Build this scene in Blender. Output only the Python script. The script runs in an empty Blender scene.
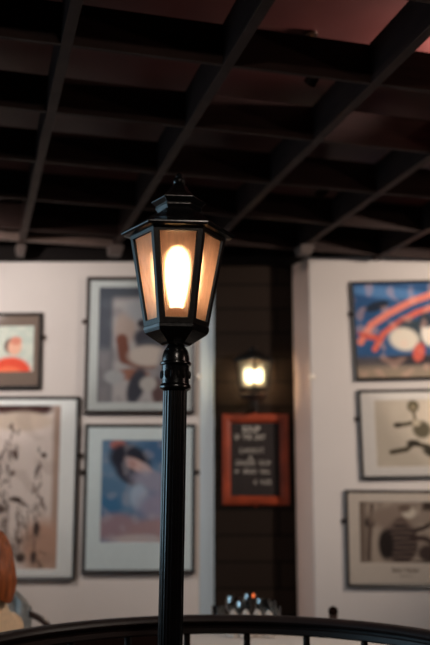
import bpy, bmesh, math, random
from mathutils import Vector, Matrix, noise
random.seed(4)
C = bpy.context.scene.collection
PI = math.pi
R = math.radians
# ------------------------------------------------------------------ camera
F = 896.0; PITCH = R(10.34); CAMZ = 1.42
cp, sp = math.cos(PITCH), math.sin(PITCH)

def ray(px, py):
    u = (px-215)/F; w = (322.5-py)/F
    return Vector((u, cp-w*sp, sp+w*cp))
def at(px, py, Y):
    d = ray(px, py); return Vector((0, 0, CAMZ)) + d*(Y/d.y)
def atz(px, py, z):
    d = ray(px, py); return Vector((0, 0, CAMZ)) + d*((z-CAMZ)/d.z)

cam = bpy.data.cameras.new('camera'); camo = bpy.data.objects.new('camera', cam); C.objects.link(camo)
camo.location = (0, 0, CAMZ); camo.rotation_euler = (PI/2+PITCH, 0, 0)
cam.sensor_fit = 'VERTICAL'; cam.sensor_height = 36; cam.sensor_width = 24
cam.lens = F*36/645; cam.clip_start = .05
cam.dof.use_dof = True; cam.dof.focus_distance = 2.5; cam.dof.aperture_fstop = 2.0
bpy.context.scene.camera = camo

# ------------------------------------------------------------------ materials
def lin(c):
    return tuple(((x/255)/12.92 if x/255 <= .04045 else ((x/255+.055)/1.055)**2.4) for x in c)
def mat(name, col, rough=.5, metal=0., noise_amt=0., noise_scale=8., bump=0., bump_scale=40., stretch=(1, 1, 1), coat=0., spec=.5):
    m = bpy.data.materials.new(name); m.use_nodes = True
    nt = m.node_tree; b = nt.nodes['Principled BSDF']
    c = lin(col)
    b.inputs['Base Color'].default_value = (*c, 1)
    b.inputs['Roughness'].default_value = rough; b.inputs['Metallic'].default_value = metal
    b.inputs['Coat Weight'].default_value = coat; b.inputs['Specular IOR Level'].default_value = spec
    tc = nt.nodes.new('ShaderNodeTexCoord'); mp = nt.nodes.new('ShaderNodeMapping')
    mp.inputs['Scale'].default_value = stretch
    nt.links.new(tc.outputs['Object'], mp.inputs['Vector'])
    if noise_amt:
        n = nt.nodes.new('ShaderNodeTexNoise'); n.inputs['Scale'].default_value = noise_scale; n.inputs['Detail'].default_value = 4
        nt.links.new(mp.outputs[0], n.inputs['Vector'])
        r = nt.nodes.new('ShaderNodeValToRGB')
        r.color_ramp.elements[0].position = .3; r.color_ramp.elements[1].position = .7
        r.color_ramp.elements[0].color = (*[x*(1-noise_amt) for x in c], 1)
        r.color_ramp.elements[1].color = (*[min(1, x*(1+noise_amt)) for x in c], 1)
        nt.links.new(n.outputs['Fac'], r.inputs[0]); nt.links.new(r.outputs[0], b.inputs['Base Color'])
    if bump:
        n2 = nt.nodes.new('ShaderNodeTexNoise'); n2.inputs['Scale'].default_value = bump_scale; n2.inputs['Detail'].default_value = 3
        nt.links.new(mp.outputs[0], n2.inputs['Vector'])
        bp = nt.nodes.new('ShaderNodeBump'); bp.inputs['Strength'].default_value = bump; bp.inputs['Distance'].default_value = .01
        nt.links.new(n2.outputs['Fac'], bp.inputs['Height']); nt.links.new(bp.outputs[0], b.inputs['Normal'])
    return m
def emit(name, col, s):
    m = bpy.data.materials.new(name); m.use_nodes = True; nt = m.node_tree
    for n in list(nt.nodes): nt.nodes.remove(n)
    e = nt.nodes.new('ShaderNodeEmission'); o = nt.nodes.new('ShaderNodeOutputMaterial')
    e.inputs[0].default_value = (*col, 1); e.inputs[1].default_value = s
    nt.links.new(e.outputs[0], o.inputs[0]); return m
def clear_glass(name, tint=(1, 1, 1), refl=1.0, rough=.03):
    m = bpy.data.materials.new(name); m.use_nodes = True; nt = m.node_tree
    for n in list(nt.nodes): nt.nodes.remove(n)
    t = nt.nodes.new('ShaderNodeBsdfTransparent'); g = nt.nodes.new('ShaderNodeBsdfGlossy'); mx = nt.nodes.new('ShaderNodeMixShader')
    f = nt.nodes.new('ShaderNodeFresnel'); f.inputs[0].default_value = 1.45
    mu = nt.nodes.new('ShaderNodeMath'); mu.operation = 'MULTIPLY'; mu.inputs[1].default_value = refl
    o = nt.nodes.new('ShaderNodeOutputMaterial')
    t.inputs[0].default_value = (*tint, 1); g.inputs['Roughness'].default_value = rough
    L = nt.links.new
    L(f.outputs[0], mu.inputs[0]); L(mu.outputs[0], mx.inputs[0]); L(t.outputs[0], mx.inputs[1]); L(g.outputs[0], mx.inputs[2]); L(mx.outputs[0], o.inputs[0])
    return m
def seeded_glass(name, through, tint, trans, bump=.5, scale=(60, 60, 14), rf=.34, rrough=.42):
    """textured lantern glass: some light passes straight, some scatters"""
    m = bpy.data.materials.new(name); m.use_nodes = True; nt = m.node_tree
    for n in list(nt.nodes): nt.nodes.remove(n)
    N = nt.nodes.new; L = nt.links.new
    tc = N('ShaderNodeTexCoord'); mp = N('ShaderNodeMapping'); mp.inputs['Scale'].default_value = scale
    L(tc.outputs['Object'], mp.inputs[0])
    nz = N('ShaderNodeTexNoise'); nz.inputs['Scale'].default_value = 1.6; nz.inputs['Detail'].default_value = 5
    nz.inputs['Roughness'].default_value = .7
    L(mp.outputs[0], nz.inputs['Vector'])
    bp = N('ShaderNodeBump'); bp.inputs['Strength'].default_value = bump; bp.inputs['Distance'].default_value = .004
    L(nz.outputs['Fac'], bp.inputs['Height'])
    cr = N('ShaderNodeValToRGB')
    cr.color_ramp.elements[0].position = .3; cr.color_ramp.elements[1].position = .72
    cr.color_ramp.elements[0].color = (*[x*.62 for x in tint], 1); cr.color_ramp.elements[1].color = (*[min(1, x*1.15) for x in tint], 1)
    L(nz.outputs['Fac'], cr.inputs[0])
    tr = N('ShaderNodeBsdfTransparent'); tr.inputs[0].default_value = (*through, 1)
    tl = N('ShaderNodeBsdfTranslucent'); L(cr.outputs[0], tl.inputs[0]); L(bp.outputs[0], tl.inputs['Normal'])
    rfn = N('ShaderNodeBsdfRefraction'); rfn.inputs['IOR'].default_value = 1.45; rfn.inputs['Roughness'].default_value = rrough
    rfn.inputs[0].default_value = (1, .62, .34, 1); L(bp.outputs[0], rfn.inputs['Normal'])
    gl = N('ShaderNodeBsdfGlossy'); gl.inputs['Roughness'].default_value = .12; L(bp.outputs[0], gl.inputs['Normal'])
    m1 = N('ShaderNodeMixShader'); m1.inputs[0].default_value = trans
    L(tr.outputs[0], m1.inputs[1]); L(tl.outputs[0], m1.inputs[2])
    m2 = N('ShaderNodeMixShader'); m2.inputs[0].default_value = rf
    L(m1.outputs[0], m2.inputs[1]); L(rfn.outputs[0], m2.inputs[2])
    m3 = N('ShaderNodeMixShader'); m3.inputs[0].default_value = .025
    L(m2.outputs[0], m3.inputs[1]); L(gl.outputs[0], m3.inputs[2])
    o = N('ShaderNodeOutputMaterial'); L(m3.outputs[0], o.inputs[0])
    return m
def vcol(name, rough=.7):
    m = bpy.data.materials.new(name); m.use_nodes = True; nt = m.node_tree; b = nt.nodes['Principled BSDF']
    a = nt.nodes.new('ShaderNodeAttribute'); a.attribute_name = 'ink'
    nz = nt.nodes.new('ShaderNodeTexNoise'); nz.inputs['Scale'].default_value = 90
    mx = nt.nodes.new('ShaderNodeMix'); mx.data_type = 'RGBA'; mx.blend_type = 'OVERLAY'; mx.inputs[0].default_value = .12
    nt.links.new(a.outputs['Color'], mx.inputs[6]); nt.links.new(nz.outputs['Color'], mx.inputs[7])
    nt.links.new(mx.outputs[2], b.inputs['Base Color']); b.inputs['Roughness'].default_value = rough
    b.inputs['Specular IOR Level'].default_value = .2
    return m

M = dict(
    wall=mat('painted_plaster', (206, 197, 192), .75, noise_amt=.03, noise_scale=2, bump=.15, bump_scale=60, spec=.25),
    slate=mat('slate_paint', (186, 206, 222), .65, noise_amt=.04, noise_scale=3),  # left reveal is white wall; cool light is put into this bluish tone
    taupe=mat('taupe_paint', (216, 186, 172), .65, noise_amt=.04, noise_scale=3),  # pinkish tone for the right reveal
    iron=mat('black_gloss_iron', (11, 11, 12), .24, noise_amt=.25, noise_scale=30, bump=.06, bump_scale=90, spec=.5),
    iron_rough=mat('worn_black_iron', (16, 12, 11), .46, noise_amt=.4, noise_scale=40, bump=.15, bump_scale=120, spec=.3),
    lattice=mat('dark_mahogany_lattice', (40, 27, 24), .6, noise_amt=.25, noise_scale=5, stretch=(1, 1, 6), bump=.1, spec=.12),
    ceil=mat('maroon_ceiling', (80, 46, 43), .4, noise_amt=.2, noise_scale=3, spec=.2),
    panel=mat('dark_wood_panelling', (58, 40, 34), .6, noise_amt=.3, noise_scale=4, stretch=(4, 4, .4), spec=.2),
    strip=mat('worn_brown_strip', (66, 51, 46), .6, noise_amt=.2, noise_scale=8, spec=.1),  # paler tone puts bounce light from below into the lattice undersides
    edge=mat('pale_brown_slat', (104, 84, 76), .5, noise_amt=.15, noise_scale=6),  # lighter tone stands for wall glare on the last slat
    fascia=mat('dark_fascia', (20, 15, 14), .7, noise_amt=.25, noise_scale=4, stretch=(.2, 1, 12), spec=.08),
    corbel=mat('grey_brown_corbel', (92, 80, 76), .55, noise_amt=.15),
    rail=mat('dark_varnished_rail', (24, 12, 10), .5, noise_amt=.35, noise_scale=10, bump=.08, spec=.3),
    floor=mat('floor_base', (60, 38, 28), .4),
    frame=mat('black_frame', (24, 19, 18), .4, noise_amt=.2, noise_scale=20),
    frame_brown=mat('brown_frame', (36, 24, 21), .4, noise_amt=.25, noise_scale=20),
    brass=mat('aged_brass', (120, 84, 44), .35, 1., noise_amt=.3, noise_scale=30),
    bronze=mat('dark_bronze', (60, 44, 34), .4, .7, noise_amt=.3, noise_scale=30),
    orange_wood=mat('orange_stained_wood', (158, 62, 32), .4, noise_amt=.3, noise_scale=8, stretch=(1, 1, 1), bump=.1),
    slateboard=mat('chalkboard_surface', (38, 28, 28), .7, noise_amt=.2, noise_scale=10),
    chalk=mat('white_chalk', (205, 198, 190), .9, noise_amt=.1, noise_scale=60),
    cloth=mat('white_cloth', (200, 190, 182), .85, noise_amt=.04, bump=.2, bump_scale=200),
    darkwood=mat('dark_table_wood', (26, 16, 13), .8, noise_amt=.3, noise_scale=9, stretch=(1, 6, 1), spec=.0),
    chairwood=mat('bentwood_brown', (52, 25, 18), .3, noise_amt=.3, noise_scale=12, coat=.2),
    cane=mat('woven_cane', (150, 118, 80), .6, noise_amt=.2, noise_scale=80),
    coat=mat('silver_grey_fabric', (212, 212, 210), .4, noise_amt=.3, noise_scale=18, bump=.5, bump_scale=25),
    skin=mat('skin', (205, 160, 138), .5, noise_amt=.05),
    hair=mat('ginger_hair', (158, 84, 42), .42, noise_amt=.5, noise_scale=10, stretch=(9, 9, .6), bump=.6, bump_scale=14),
    knit=mat('cream_knit', (236, 206, 172), .9, noise_amt=.08, noise_scale=60, bump=.4, bump_scale=160),
    denim=mat('dark_denim', (36, 42, 58), .85, noise_amt=.15, noise_scale=100),
    shoe=mat('black_leather', (22, 20, 20), .4, noise_amt=.1),
    eye=mat('eye_white', (230, 226, 220), .2), iris=mat('eye_brown', (60, 38, 24), .2, noise_amt=.2), lip=mat('lip', (170, 96, 88), .4, noise_amt=.1),
    glass=clear_glass('clear_glass'),
    glazing=clear_glass('picture_glazing', refl=.35, rough=.08),
    tumbler=clear_glass('tumbler_glass', (.88, .91, .92), 2.6, .1),
    amber=seeded_glass('amber_seeded_glass', (.98, .84, .70), (.60, .30, .175), .78, rf=.36, rrough=.34),
    frosted=seeded_glass('frosted_lantern_glass', (.95, .95, .85), (.44, .48, .37), .45),
    porcelain=mat('brown_socket', (120, 70, 40), .5, noise_amt=.2),
    candle=mat('white_wax', (225, 210, 185), .5, noise_amt=.05),
    chrome=mat('glossy_white', (250, 240, 226), .2, 0., noise_amt=.02),
    print=vcol('printed_paper'),
)
def matcol(name, c, **k): return mat(name, c, .85, noise_amt=.03, noise_scale=40, spec=.2, **k)

# ------------------------------------------------------------------ mesh helpers
def tag(o, label=None, cat=None, group=None, kind=None):
    if label: o['label'] = label
    if cat: o['category'] = cat
    if group: o['group'] = group
    if kind: o['kind'] = kind
    return o
def empty(name, loc, label, cat, group=None, rot=(0, 0, 0)):
    o = bpy.data.objects.new(name, None); C.objects.link(o); o.location = loc; o.rotation_euler = rot
    o.empty_display_size = .1
    return tag(o, label, cat, group)
def obj(name, bm, m, parent=None, smooth=False, bevel=0, label=None, loc=None, mats=None):
    bmesh.ops.recalc_face_normals(bm, faces=bm.faces)
    me = bpy.data.meshes.new(name); bm.to_mesh(me); bm.free()
    for x in (mats or [m]): me.materials.append(x)
    if smooth:
        for p in me.polygons: p.use_smooth = True
        try: me.set_sharp_from_angle(angle=R(38))
        except Exception: pass
    o = bpy.data.objects.new(name, me); C.objects.link(o)
    if loc is not None: o.location = loc
    if parent: o.parent = parent
    if bevel:
        b = o.modifiers.new('bevel', 'BEVEL'); b.width = bevel; b.segments = 2; b.limit_method = 'ANGLE'; b.angle_limit = R(40)
    if label: o['label'] = label
    return o
def BM(): return bmesh.new()
def box(bm, lo, hi, mtx=None, mi=0):
    x0, y0, z0 = lo; x1, y1, z1 = hi
    vs = [bm.verts.new(v) for v in ((x0,y0,z0),(x1,y0,z0),(x1,y1,z0),(x0,y1,z0),(x0,y0,z1),(x1,y0,z1),(x1,y1,z1),(x0,y1,z1))]
    if mtx:
        for v in vs: v.co = mtx @ v.co
    for q in ((0,3,2,1),(4,5,6,7),(0,1,5,4),(1,2,6,5),(2,3,7,6),(3,0,4,7)):
        f = bm.faces.new([vs[i] for i in q]); f.material_index = mi
    return bm
def cbox(bm, c, s, mtx=None):
    return box(bm, [c[i]-s[i]/2 for i in range(3)], [c[i]+s[i]/2 for i in range(3)], mtx)
def lathe(bm, prof, n=32, a0=0., mtx=None, rfun=None, cap=True):
    rings = []
    for r, z in prof:
        ring = []
        for i in range(n):
            a = a0+2*PI*i/n; rr = r if rfun is None else rfun(r, a, z)
            co = Vector((rr*math.cos(a), rr*math.sin(a), z))
            ring.append(bm.verts.new(mtx @ co if mtx else co))
        rings.append(ring)
    for k in range(len(rings)-1):
        for i in range(n):
            j = (i+1) % n
            bm.faces.new((rings[k][i], rings[k][j], rings[k+1][j], rings[k+1][i]))
    if cap:
        bm.faces.new(rings[0][::-1]); bm.faces.new(rings[-1])
    return bm
def tube(bm, pts, r, n=10, closed=False):
    pts = [Vector(p) for p in pts]; rs = r if isinstance(r, (list, tuple)) else [r]*len(pts)
    rings = []; up = None
    for i, p in enumerate(pts):
        if closed: t = pts[(i+1) % len(pts)]-pts[i-1]
        else: t = pts[min(i+1, len(pts)-1)]-pts[max(i-1, 0)]
        t.normalize()
        if up is None:
            up = Vector((0, 0, 1)) if abs(t.z) < .9 else Vector((1, 0, 0))
        s = t.cross(up).normalized(); up = s.cross(t).normalized()
        rings.append([bm.verts.new(p+(s*math.cos(2*PI*k/n)+up*math.sin(2*PI*k/n))*rs[i]) for k in range(n)])
    m = len(rings)
    for i in range(m if closed else m-1):
        A, B = rings[i], rings[(i+1) % m]
        for k in range(n):
            bm.faces.new((A[k], A[(k+1) % n], B[(k+1) % n], B[k]))
    if not closed:
        bm.faces.new(rings[0][::-1]); bm.faces.new(rings[-1])
    return bm
def ball(bm, c, r, sx=1, sy=1, sz=1, seg=20, mi=0):
    mt = Matrix.Translation(c) @ Matrix.Diagonal((r*sx, r*sy, r*sz, 1))
    res = bmesh.ops.create_uvsphere(bm, u_segments=seg, v_segments=max(6, seg//2), radius=1, matrix=mt)
    for v in res['verts']:
        for f in v.link_faces: f.material_index = mi
    return bm
def copy_tree(o, parent=None):
    c = o.copy(); C.objects.link(c)
    if parent: c.parent = parent
    for ch in list(o.children): copy_tree(ch, c)
    return c
def struct(name, bm, m, **k):
    o = obj(name, bm, m, **k); o['kind'] = 'structure'; return o

# ------------------------------------------------------------------ the room
WY = 5.9           # face of the picture walls
WYR = 6.2       # the right-hand wall stands a little further back
NY = 6.45          # back of the dark niche
XL, XR, YF = -2.9, 3.1, -2.6
ZC = 3.34
ztop = at(110, 262, WY).z
nl0, nl1 = at(200, 420, WY).x, at(214, 420, NY).x
nr1, nr0 = at(294.5, 420, NY).x, at(311, 420, WYR).x
ztopr = at(380, 257.5, WYR).z
b = BM(); box(b, (XL-.2, YF-.2, -.15), (XR+.2, NY+.2, 0))
fl = struct('floor', b, M['floor'])
nt = M['floor'].node_tree; bs = nt.nodes['Principled BSDF']
br = nt.nodes.new('ShaderNodeTexBrick'); br.inputs['Scale'].default_value = 1.6; br.inputs['Color1'].default_value = (*lin((70, 44, 32)), 1)
br.inputs['Color2'].default_value = (*lin((52, 33, 25)), 1); br.inputs['Mortar'].default_value = (*lin((20, 13, 10)), 1)
br.inputs['Mortar Size'].default_value = .008; br.inputs['Row Height'].default_value = .2; br.inputs['Brick Width'].default_value = 1.6
nt.links.new([n for n in nt.nodes if n.type == 'MAPPING'][0].outputs[0], br.inputs['Vector']); nt.links.new(br.outputs[0], bs.inputs['Base Color'])
b = BM(); box(b, (XL-.2, YF-.2, ZC), (XR+.2, NY+.2, ZC+.15)); struct('ceiling', b, M['ceil'])

def corner_wall(name, x0, x1, round_right, WY=WY, ztop=ztop):
    """wall slab whose niche-side corner is rounded a little"""
    b = BM(); r = .012
    pts = []
    if round_right:
        pts = [(x0, WY)] + [(x1-r+r*math.sin(a), WY+r-r*math.cos(a)) for a in [R(t) for t in (0, 15, 30, 45, 60)]]
        pts += [(x1, NY+.15), (x0, NY+.15)]
    else:
        pts = [(x0+r-r*math.sin(a), WY+r-r*math.cos(a)) for a in [R(t) for t in (60, 45, 30, 15, 0)]] + [(x1, WY), (x1, NY+.15), (x0, NY+.15)]
    lo = [b.verts.new((x, y, 0)) for x, y in pts]; hi = [b.verts.new((x, y, ztop)) for x, y in pts]
    n = len(pts)
    for i in range(n):
        j = (i+1) % n; b.faces.new((lo[i], lo[j], hi[j], hi[i]))
    b.faces.new(lo[::-1]); b.faces.new(hi)
    return struct(name, b, M['wall'], smooth=True)
corner_wall('wall_back_left', XL, nl0, True)
corner_wall('wall_back_right', nr0, XR, False, WYR, ztopr)
# splayed reveals either side of the niche
def reveal(name, xa, xb, m, s, WY=WY, ztop=ztop):
    b = BM()
    pts = [(xa, WY+.004), (xb, NY), (xb, NY+.1), (xa, NY+.1)]
    lo = [b.verts.new((x, y, 0)) for x, y in pts]; hi = [b.verts.new((x, y, ztop)) for x, y in pts]
    for i in range(4):
        j = (i+1) % 4; b.faces.new((lo[i], lo[j], hi[j], hi[i]))
    b.faces.new(lo[::-1]); b.faces.new(hi)
    struct(name, b, m)
reveal('trim_1', nl0, nl1, M['slate'], 1)
reveal('trim_2', nr0, nr1, M['taupe'], -1, WYR, ztopr)
mb = mat('black_painted_boards', (18, 14, 12), .6, bump=.1, spec=.1)
nt = mb.node_tree; bs = nt.nodes['Principled BSDF']
br = nt.nodes.new('ShaderNodeTexBrick'); br.inputs['Scale'].default_value = 1; br.offset = .5
br.inputs['Color1'].default_value = (*lin((46, 36, 30)), 1); br.inputs['Color2'].default_value = (*lin((41, 32, 27)), 1); br.inputs['Mortar'].default_value = (*lin((8, 7, 6)), 1)
br.inputs['Mortar Size'].default_value = .006; br.inputs['Row Height'].default_value = .18; br.inputs['Brick Width'].default_value = .9
tcn = [n for n in nt.nodes if n.type == 'TEX_COORD'][0]; sx = nt.nodes.new('ShaderNodeSeparateXYZ'); cx = nt.nodes.new('ShaderNodeCombineXYZ')
nt.links.new(tcn.outputs['Object'], sx.inputs[0]); nt.links.new(sx.outputs[0], cx.inputs[0]); nt.links.new(sx.outputs[2], cx.inputs[1])
nt.links.new(cx.outputs[0], br.inputs['Vector']); nt.links.new(br.outputs[0], bs.inputs['Base Color'])
b = BM(); box(b, (nl1-.02, NY, 0), (nr1+.02, NY+.15, ztopr)); struct('wall_back', b, mb)
b = BM(); box(b, (XL, WY-.02, ztop), (nl0, NY+.15, ZC)); struct('trim_3', b, M['fascia'], bevel=.004)
b = BM(); box(b, (nl0, WYR-.02, ztopr), (XR, NY+.15, ZC)); struct('trim_4', b, M['fascia'], bevel=.004)
for nm, x0, x1, WY_ in (('baseboard_left', XL, nl0-.01, WY), ('baseboard_right', nr0+.01, XR, WYR)):
    b = BM(); box(b, (x0, WY_-.02, 0), (x1, WY_, .14)); struct(nm, b, M['rail'], bevel=.004)
# left wall with a window opening (daylight), right wall, front wall
wy0, wy1, wz0, wz1 = 2.3, 4.5, 1.0, 2.5
b = BM()
box(b, (XL-.2, YF, 0), (XL, wy0, ZC)); box(b, (XL-.2, wy1, 0), (XL, NY+.15, ZC)); box(b, (XL-.2, wy0, 0), (XL, wy1, wz0)); box(b, (XL-.2, wy0, wz1), (XL, wy1, ZC))
struct('wall_left', b, M['wall'])
b = BM(); box(b, (XR, YF, 0), (XR+.2, NY+.15, ZC)); struct('wall_right', b, M['panel'])
b = BM(); box(b, (XL-.2, YF-.2, 0), (XR+.2, YF, ZC)); struct('wall_front', b, M['panel'])
b = BM(); t = .06
for q in ((wy0, wy0+t, wz0, wz1), (wy1-t, wy1, wz0, wz1), (wy0, wy1, wz0, wz0+t), (wy0, wy1, wz1-t, wz1), ((wy0+wy1)/2-t/2, (wy0+wy1)/2+t/2, wz0, wz1)):
    box(b, (XL-.12, q[0], q[2]), (XL-.06, q[1], q[3]))
wf = struct('window_1', b, M['frame_brown'])
b = BM(); box(b, (XL-.093, wy0+.01, wz0+.01), (XL-.087, wy1-.01, wz1-.01)); obj('pane', b, M['glass'], wf)

# ------------------------------------------------------------------ ceiling lattice
H = 1.56; TH = R(15.26); LX, LY, SX, SY = -.375, 2.411, .605, .613
e1 = Vector((math.cos(TH), math.sin(TH), 0)); e2 = Vector((-math.sin(TH), math.cos(TH), 0))
LZ = CAMZ+H; LD = .17
lat = empty('ceiling_lattice', (LX, LY, LZ), 'dark mahogany open lattice of crossing beams hung under the ceiling', 'ceiling lattice', rot=(0, 0, TH))
def clip(p, d, t0, t1, off=0.):
    """limit the run p+t*d to the inside of the room"""
    for n, lim, s in ((0, XL+.03, 1), (0, XR-.03, -1), (1, -.6, 1), (1, (WY if p[0]+d[0]*6 < nl0 else WYR)-.06, -1)):
        dd = d[n]*s; pp = (p[n]-lim)*s-off
        if abs(dd) < 1e-9: continue
        t = -pp/dd
        if dd > 0: t0 = max(t0, t)
        else: t1 = min(t1, t)
    return t0, t1
last = 6
bmin, bmax = -4, 6
# beams run away from the camera
o0 = Vector((LX, LY, LZ))
beam_ends = {}
for i in range(bmin, bmax):
    p = o0+e1*(i*SX); t0, t1 = clip(p, e2, -3*SY, 8*SY, .012)
    if t1-t0 < .3: continue
    x = i*SX; w = .042
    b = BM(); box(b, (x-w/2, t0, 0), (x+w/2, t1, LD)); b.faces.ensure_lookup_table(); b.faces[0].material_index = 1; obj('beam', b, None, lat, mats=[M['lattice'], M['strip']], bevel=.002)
    beam_ends[i] = t1
for j in (-3, -2, -1, 0, 1, 2, 3, 4, 5, 5.42):
    p = o0+e2*(j*SY); t0, t1 = clip(p, e1, bmin*SX-.1, bmax*SX if j <= 5 else SX, .012)
    if t1-t0 < .3: continue
    y = j*SY; w = .021 if j <= 5 else .05
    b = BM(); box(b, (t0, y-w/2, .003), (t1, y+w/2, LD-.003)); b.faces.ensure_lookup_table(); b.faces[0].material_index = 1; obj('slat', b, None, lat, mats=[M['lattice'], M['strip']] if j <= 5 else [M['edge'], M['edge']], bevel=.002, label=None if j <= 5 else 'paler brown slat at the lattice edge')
for i in (-1, 0, 1, 2, 3):
    if i not in beam_ends: continue
    y1 = beam_ends[i]; x = i*SX; b = BM(); w = .1 if i > 0 else .07
    vs = [(x-w/2, y1-.14, 0), (x+w/2, y1-.14, 0), (x+w/2, y1-.01, 0), (x-w/2, y1-.01, 0),
          (x-w/2+.01, y1-.10, -.055), (x+w/2-.01, y1-.10, -.055), (x+w/2-.01, y1-.01, -.055), (x-w/2+.01, y1-.01, -.055)]
    vs = [b.verts.new(v) for v in vs]
    for q in ((0,1,2,3),(4,7,6,5),(0,4,5,1),(1,5,6,2),(2,6,7,3),(3,7,4,0)): b.faces.new([vs[k] for k in q])
    obj('corbel', b, M['corbel'], lat, bevel=.006, label='pale grey-brown corbel under the beam end')

# small bronze spotlights fixed between the lattice cells
def spot_fixture(px, py, label, aim):
    p = atz(px, py, LZ+.1)
    s = empty('ceiling_spotlight', (p.x, p.y, ZC), label, 'spotlight', 'small spotlights above the lattice', rot=(0, 0, aim))
    b = BM(); lathe(b, [(.03, -.012), (.03, -.0005)], 20); obj('base', b, M['bronze'], s, True)
    b = BM(); tube(b, [(0, 0, -.01), (0, 0, -.17), (0, -.015, -.19)], .006); obj('stem', b, M['brass'], s, True)
    tm = Matrix.Translation((0, -.02, -.2)) @ Matrix.Rotation(R(55), 4, 'X')
    b = BM(); lathe(b, [(.014, .045), (.024, .03), (.027, -.03), (.03, -.042), (.024, -.042), (.02, -.03)], 20, mtx=tm); obj('shade', b, M['bronze'], s, True)
    return s
spA = spot_fixture(312, 90, 'small bronze spotlight nearest the top, above the lattice', .6)
spB = spot_fixture(320, 202, 'small bronze spotlight further back above the lattice near the wall', 1.0)

# ------------------------------------------------------------------ lamp post
PY = 2.5
def zc(z): return PY*cp+(z-CAMZ)*sp
def pz(py): return at(176, py, PY).z
def pr(rpx, py): return rpx*zc(pz(py))/F
base_x = at(168.2, 750, PY).x
lx0 = at(170.3, 640, PY); lx1 = at(178.8, 200, PY)
lean = math.atan2(lx1.x-lx0.x, lx1.z-lx0.z)
post_x = lx0.x-math.tan(lean)*lx0.z
lamp = empty('lamp_post', (post_x, PY, 0), 'tall black fluted lamp post with lit amber hexagonal lantern in the foreground', 'lamp post', rot=(0, lean, 0))
FACE = -PI/2-R(30)+math.atan2(post_x+.02, PY)*-1   # hexagon corner angle so one pane faces the viewer
def ring(py, rpx): return (pr(rpx, py), pz(py))
# fluted shaft
def flute(r, a, z): return r*(1-.05*abs(math.sin(a*12))**.7 + .026)
zt = pz(389)
b = BM(); lathe(b, [(pr(11.9, 500), .58)]+[(pr(11.9, 500), .58+(zt-.58)*k/10) for k in range(1, 11)], 128, rfun=flute); obj('fluted_shaft', b, M['iron'], lamp, True)
b = BM(); rb = pr(12, 500)
lathe(b, [(.15, 0), (.15, .03), (.135, .045), (.12, .07), (.105, .09), (.095, .2), (.085, .34), (.07, .4), (.062, .42), (.062, .45), (.05, .47), (.046, .52), (.05, .53), (.05, .55), (rb, .58)], 40)
obj('pedestal', b, M['iron'], lamp, True)
# collar with two rings and domed cap
b = BM()
prof = [(11.5, 391.5), (14.2, 390), (15.9, 388.5), (16.1, 387), (15.6, 385.3), (14.2, 384), (14.0, 380), (14.0, 367), (14.3, 366), (15.6, 365.2), (16, 364), (15.6, 362.6), (14.0, 361.6), (13.9, 358.5), (13.3, 354.5), (12, 351), (10.4, 348.5), (8.6, 346.5), (8.4, 345), (9.5, 343)]
lathe(b, [ring(y, r) for r, y in prof], 48); col = obj('collar', b, M['iron'], lamp, True)
b = BM(); zb = pz(375)
for k in range(14):       # small raised leaves round the collar band
    a = 2*PI*k/14; rr = pr(14, 375)
    ball(b, (rr*math.cos(a), rr*math.sin(a), zb), .008, .6, .6, 1.5, 8)
obj('raised_leaves', b, M['iron_rough'], col, True)
# lantern: bottom cup
b = BM(); lathe(b, [ring(346, 14), ring(343.5, 17), ring(339, 24), ring(334, 31.5), ring(331, 33), ring(327.5, 33), ring(327, 28)], 6, FACE); obj('lantern_base', b, M['iron'], lamp, bevel=.002)
# six tapering framed panes
zt, zb = pz(235), pz(327.5); rt, rbm = pr(48.3, 237), pr(32.3, 327)
def hexcorner(k, r, z): a = FACE+k*PI/3; return Vector((r*math.cos(a), r*math.sin(a), z))
for k in range(6):
    q = [hexcorner(k, rbm, zb), hexcorner(k+1, rbm, zb), hexcorner(k+1, rt, zt), hexcorner(k, rt, zt)]
    n = (q[1]-q[0]).cross(q[3]-q[0]).normalized()
    ctr = sum(q, Vector())/4
    if n.dot(Vector((ctr.x, ctr.y, 0))) < 0: n = -n
    ex = (q[1]-q[0]).normalized(); ey = n.cross(ex)
    if ey.z < 0: ey = -ey
    def P(u, v):   # bilinear
        return q[0]*(1-u)*(1-v)+q[1]*u*(1-v)+q[2]*u*v+q[3]*(1-u)*v
    sw = .0168
    def inner(s, sv0, sv1):
        out = []
        for (u, v) in ((0, 0), (1, 0), (1, 1), (0, 1)):
            vv = sv0 if v == 0 else 1-sv1
            wd = (P(1, vv)-P(0, vv)).length
            uu = s/wd if u == 0 else 1-s/wd
            out.append(P(uu, vv))
        return out
    inn = inner(sw, .06, .075); th = .010
    b = BM()
    A = [b.verts.new(p) for p in q]; B = [b.verts.new(p-n*.0) for p in inner(sw-.003, .054, .07)]
    B2 = [b.verts.new(p-n*.005) for p in inn]; B3 = [b.verts.new(p-n*th) for p in inn]; A3 = [b.verts.new(p-n*th) for p in inner(.004, .006, .006)]
    for rA, rB in ((A, B), (B, B2), (B2, B3), (B3, A3), (A3, A)):
        for i in range(4):
            j = (i+1) % 4; b.faces.new((rA[i], rA[j], rB[j], rB[i]))
    fr = obj('pane_frame', b, M['iron_rough'], lamp)
    pin = inner(sw-.002, .056, .071)
    b = BM(); o_ = [b.verts.new(p-n*.0055) for p in pin]; i_ = [b.verts.new(p-n*.0085) for p in pin]
    b.faces.new(o_); f2 = b.faces.new(i_[::-1]); f2.material_index = 1
    for i in range(4):
        f3 = b.faces.new((o_[i], o_[(i+1) % 4], i_[(i+1) % 4], i_[i])); f3.material_index = 1
    obj('pane', b, None, fr, mats=[M['amber'], M['glass']], label='amber textured glass pane')
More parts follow.
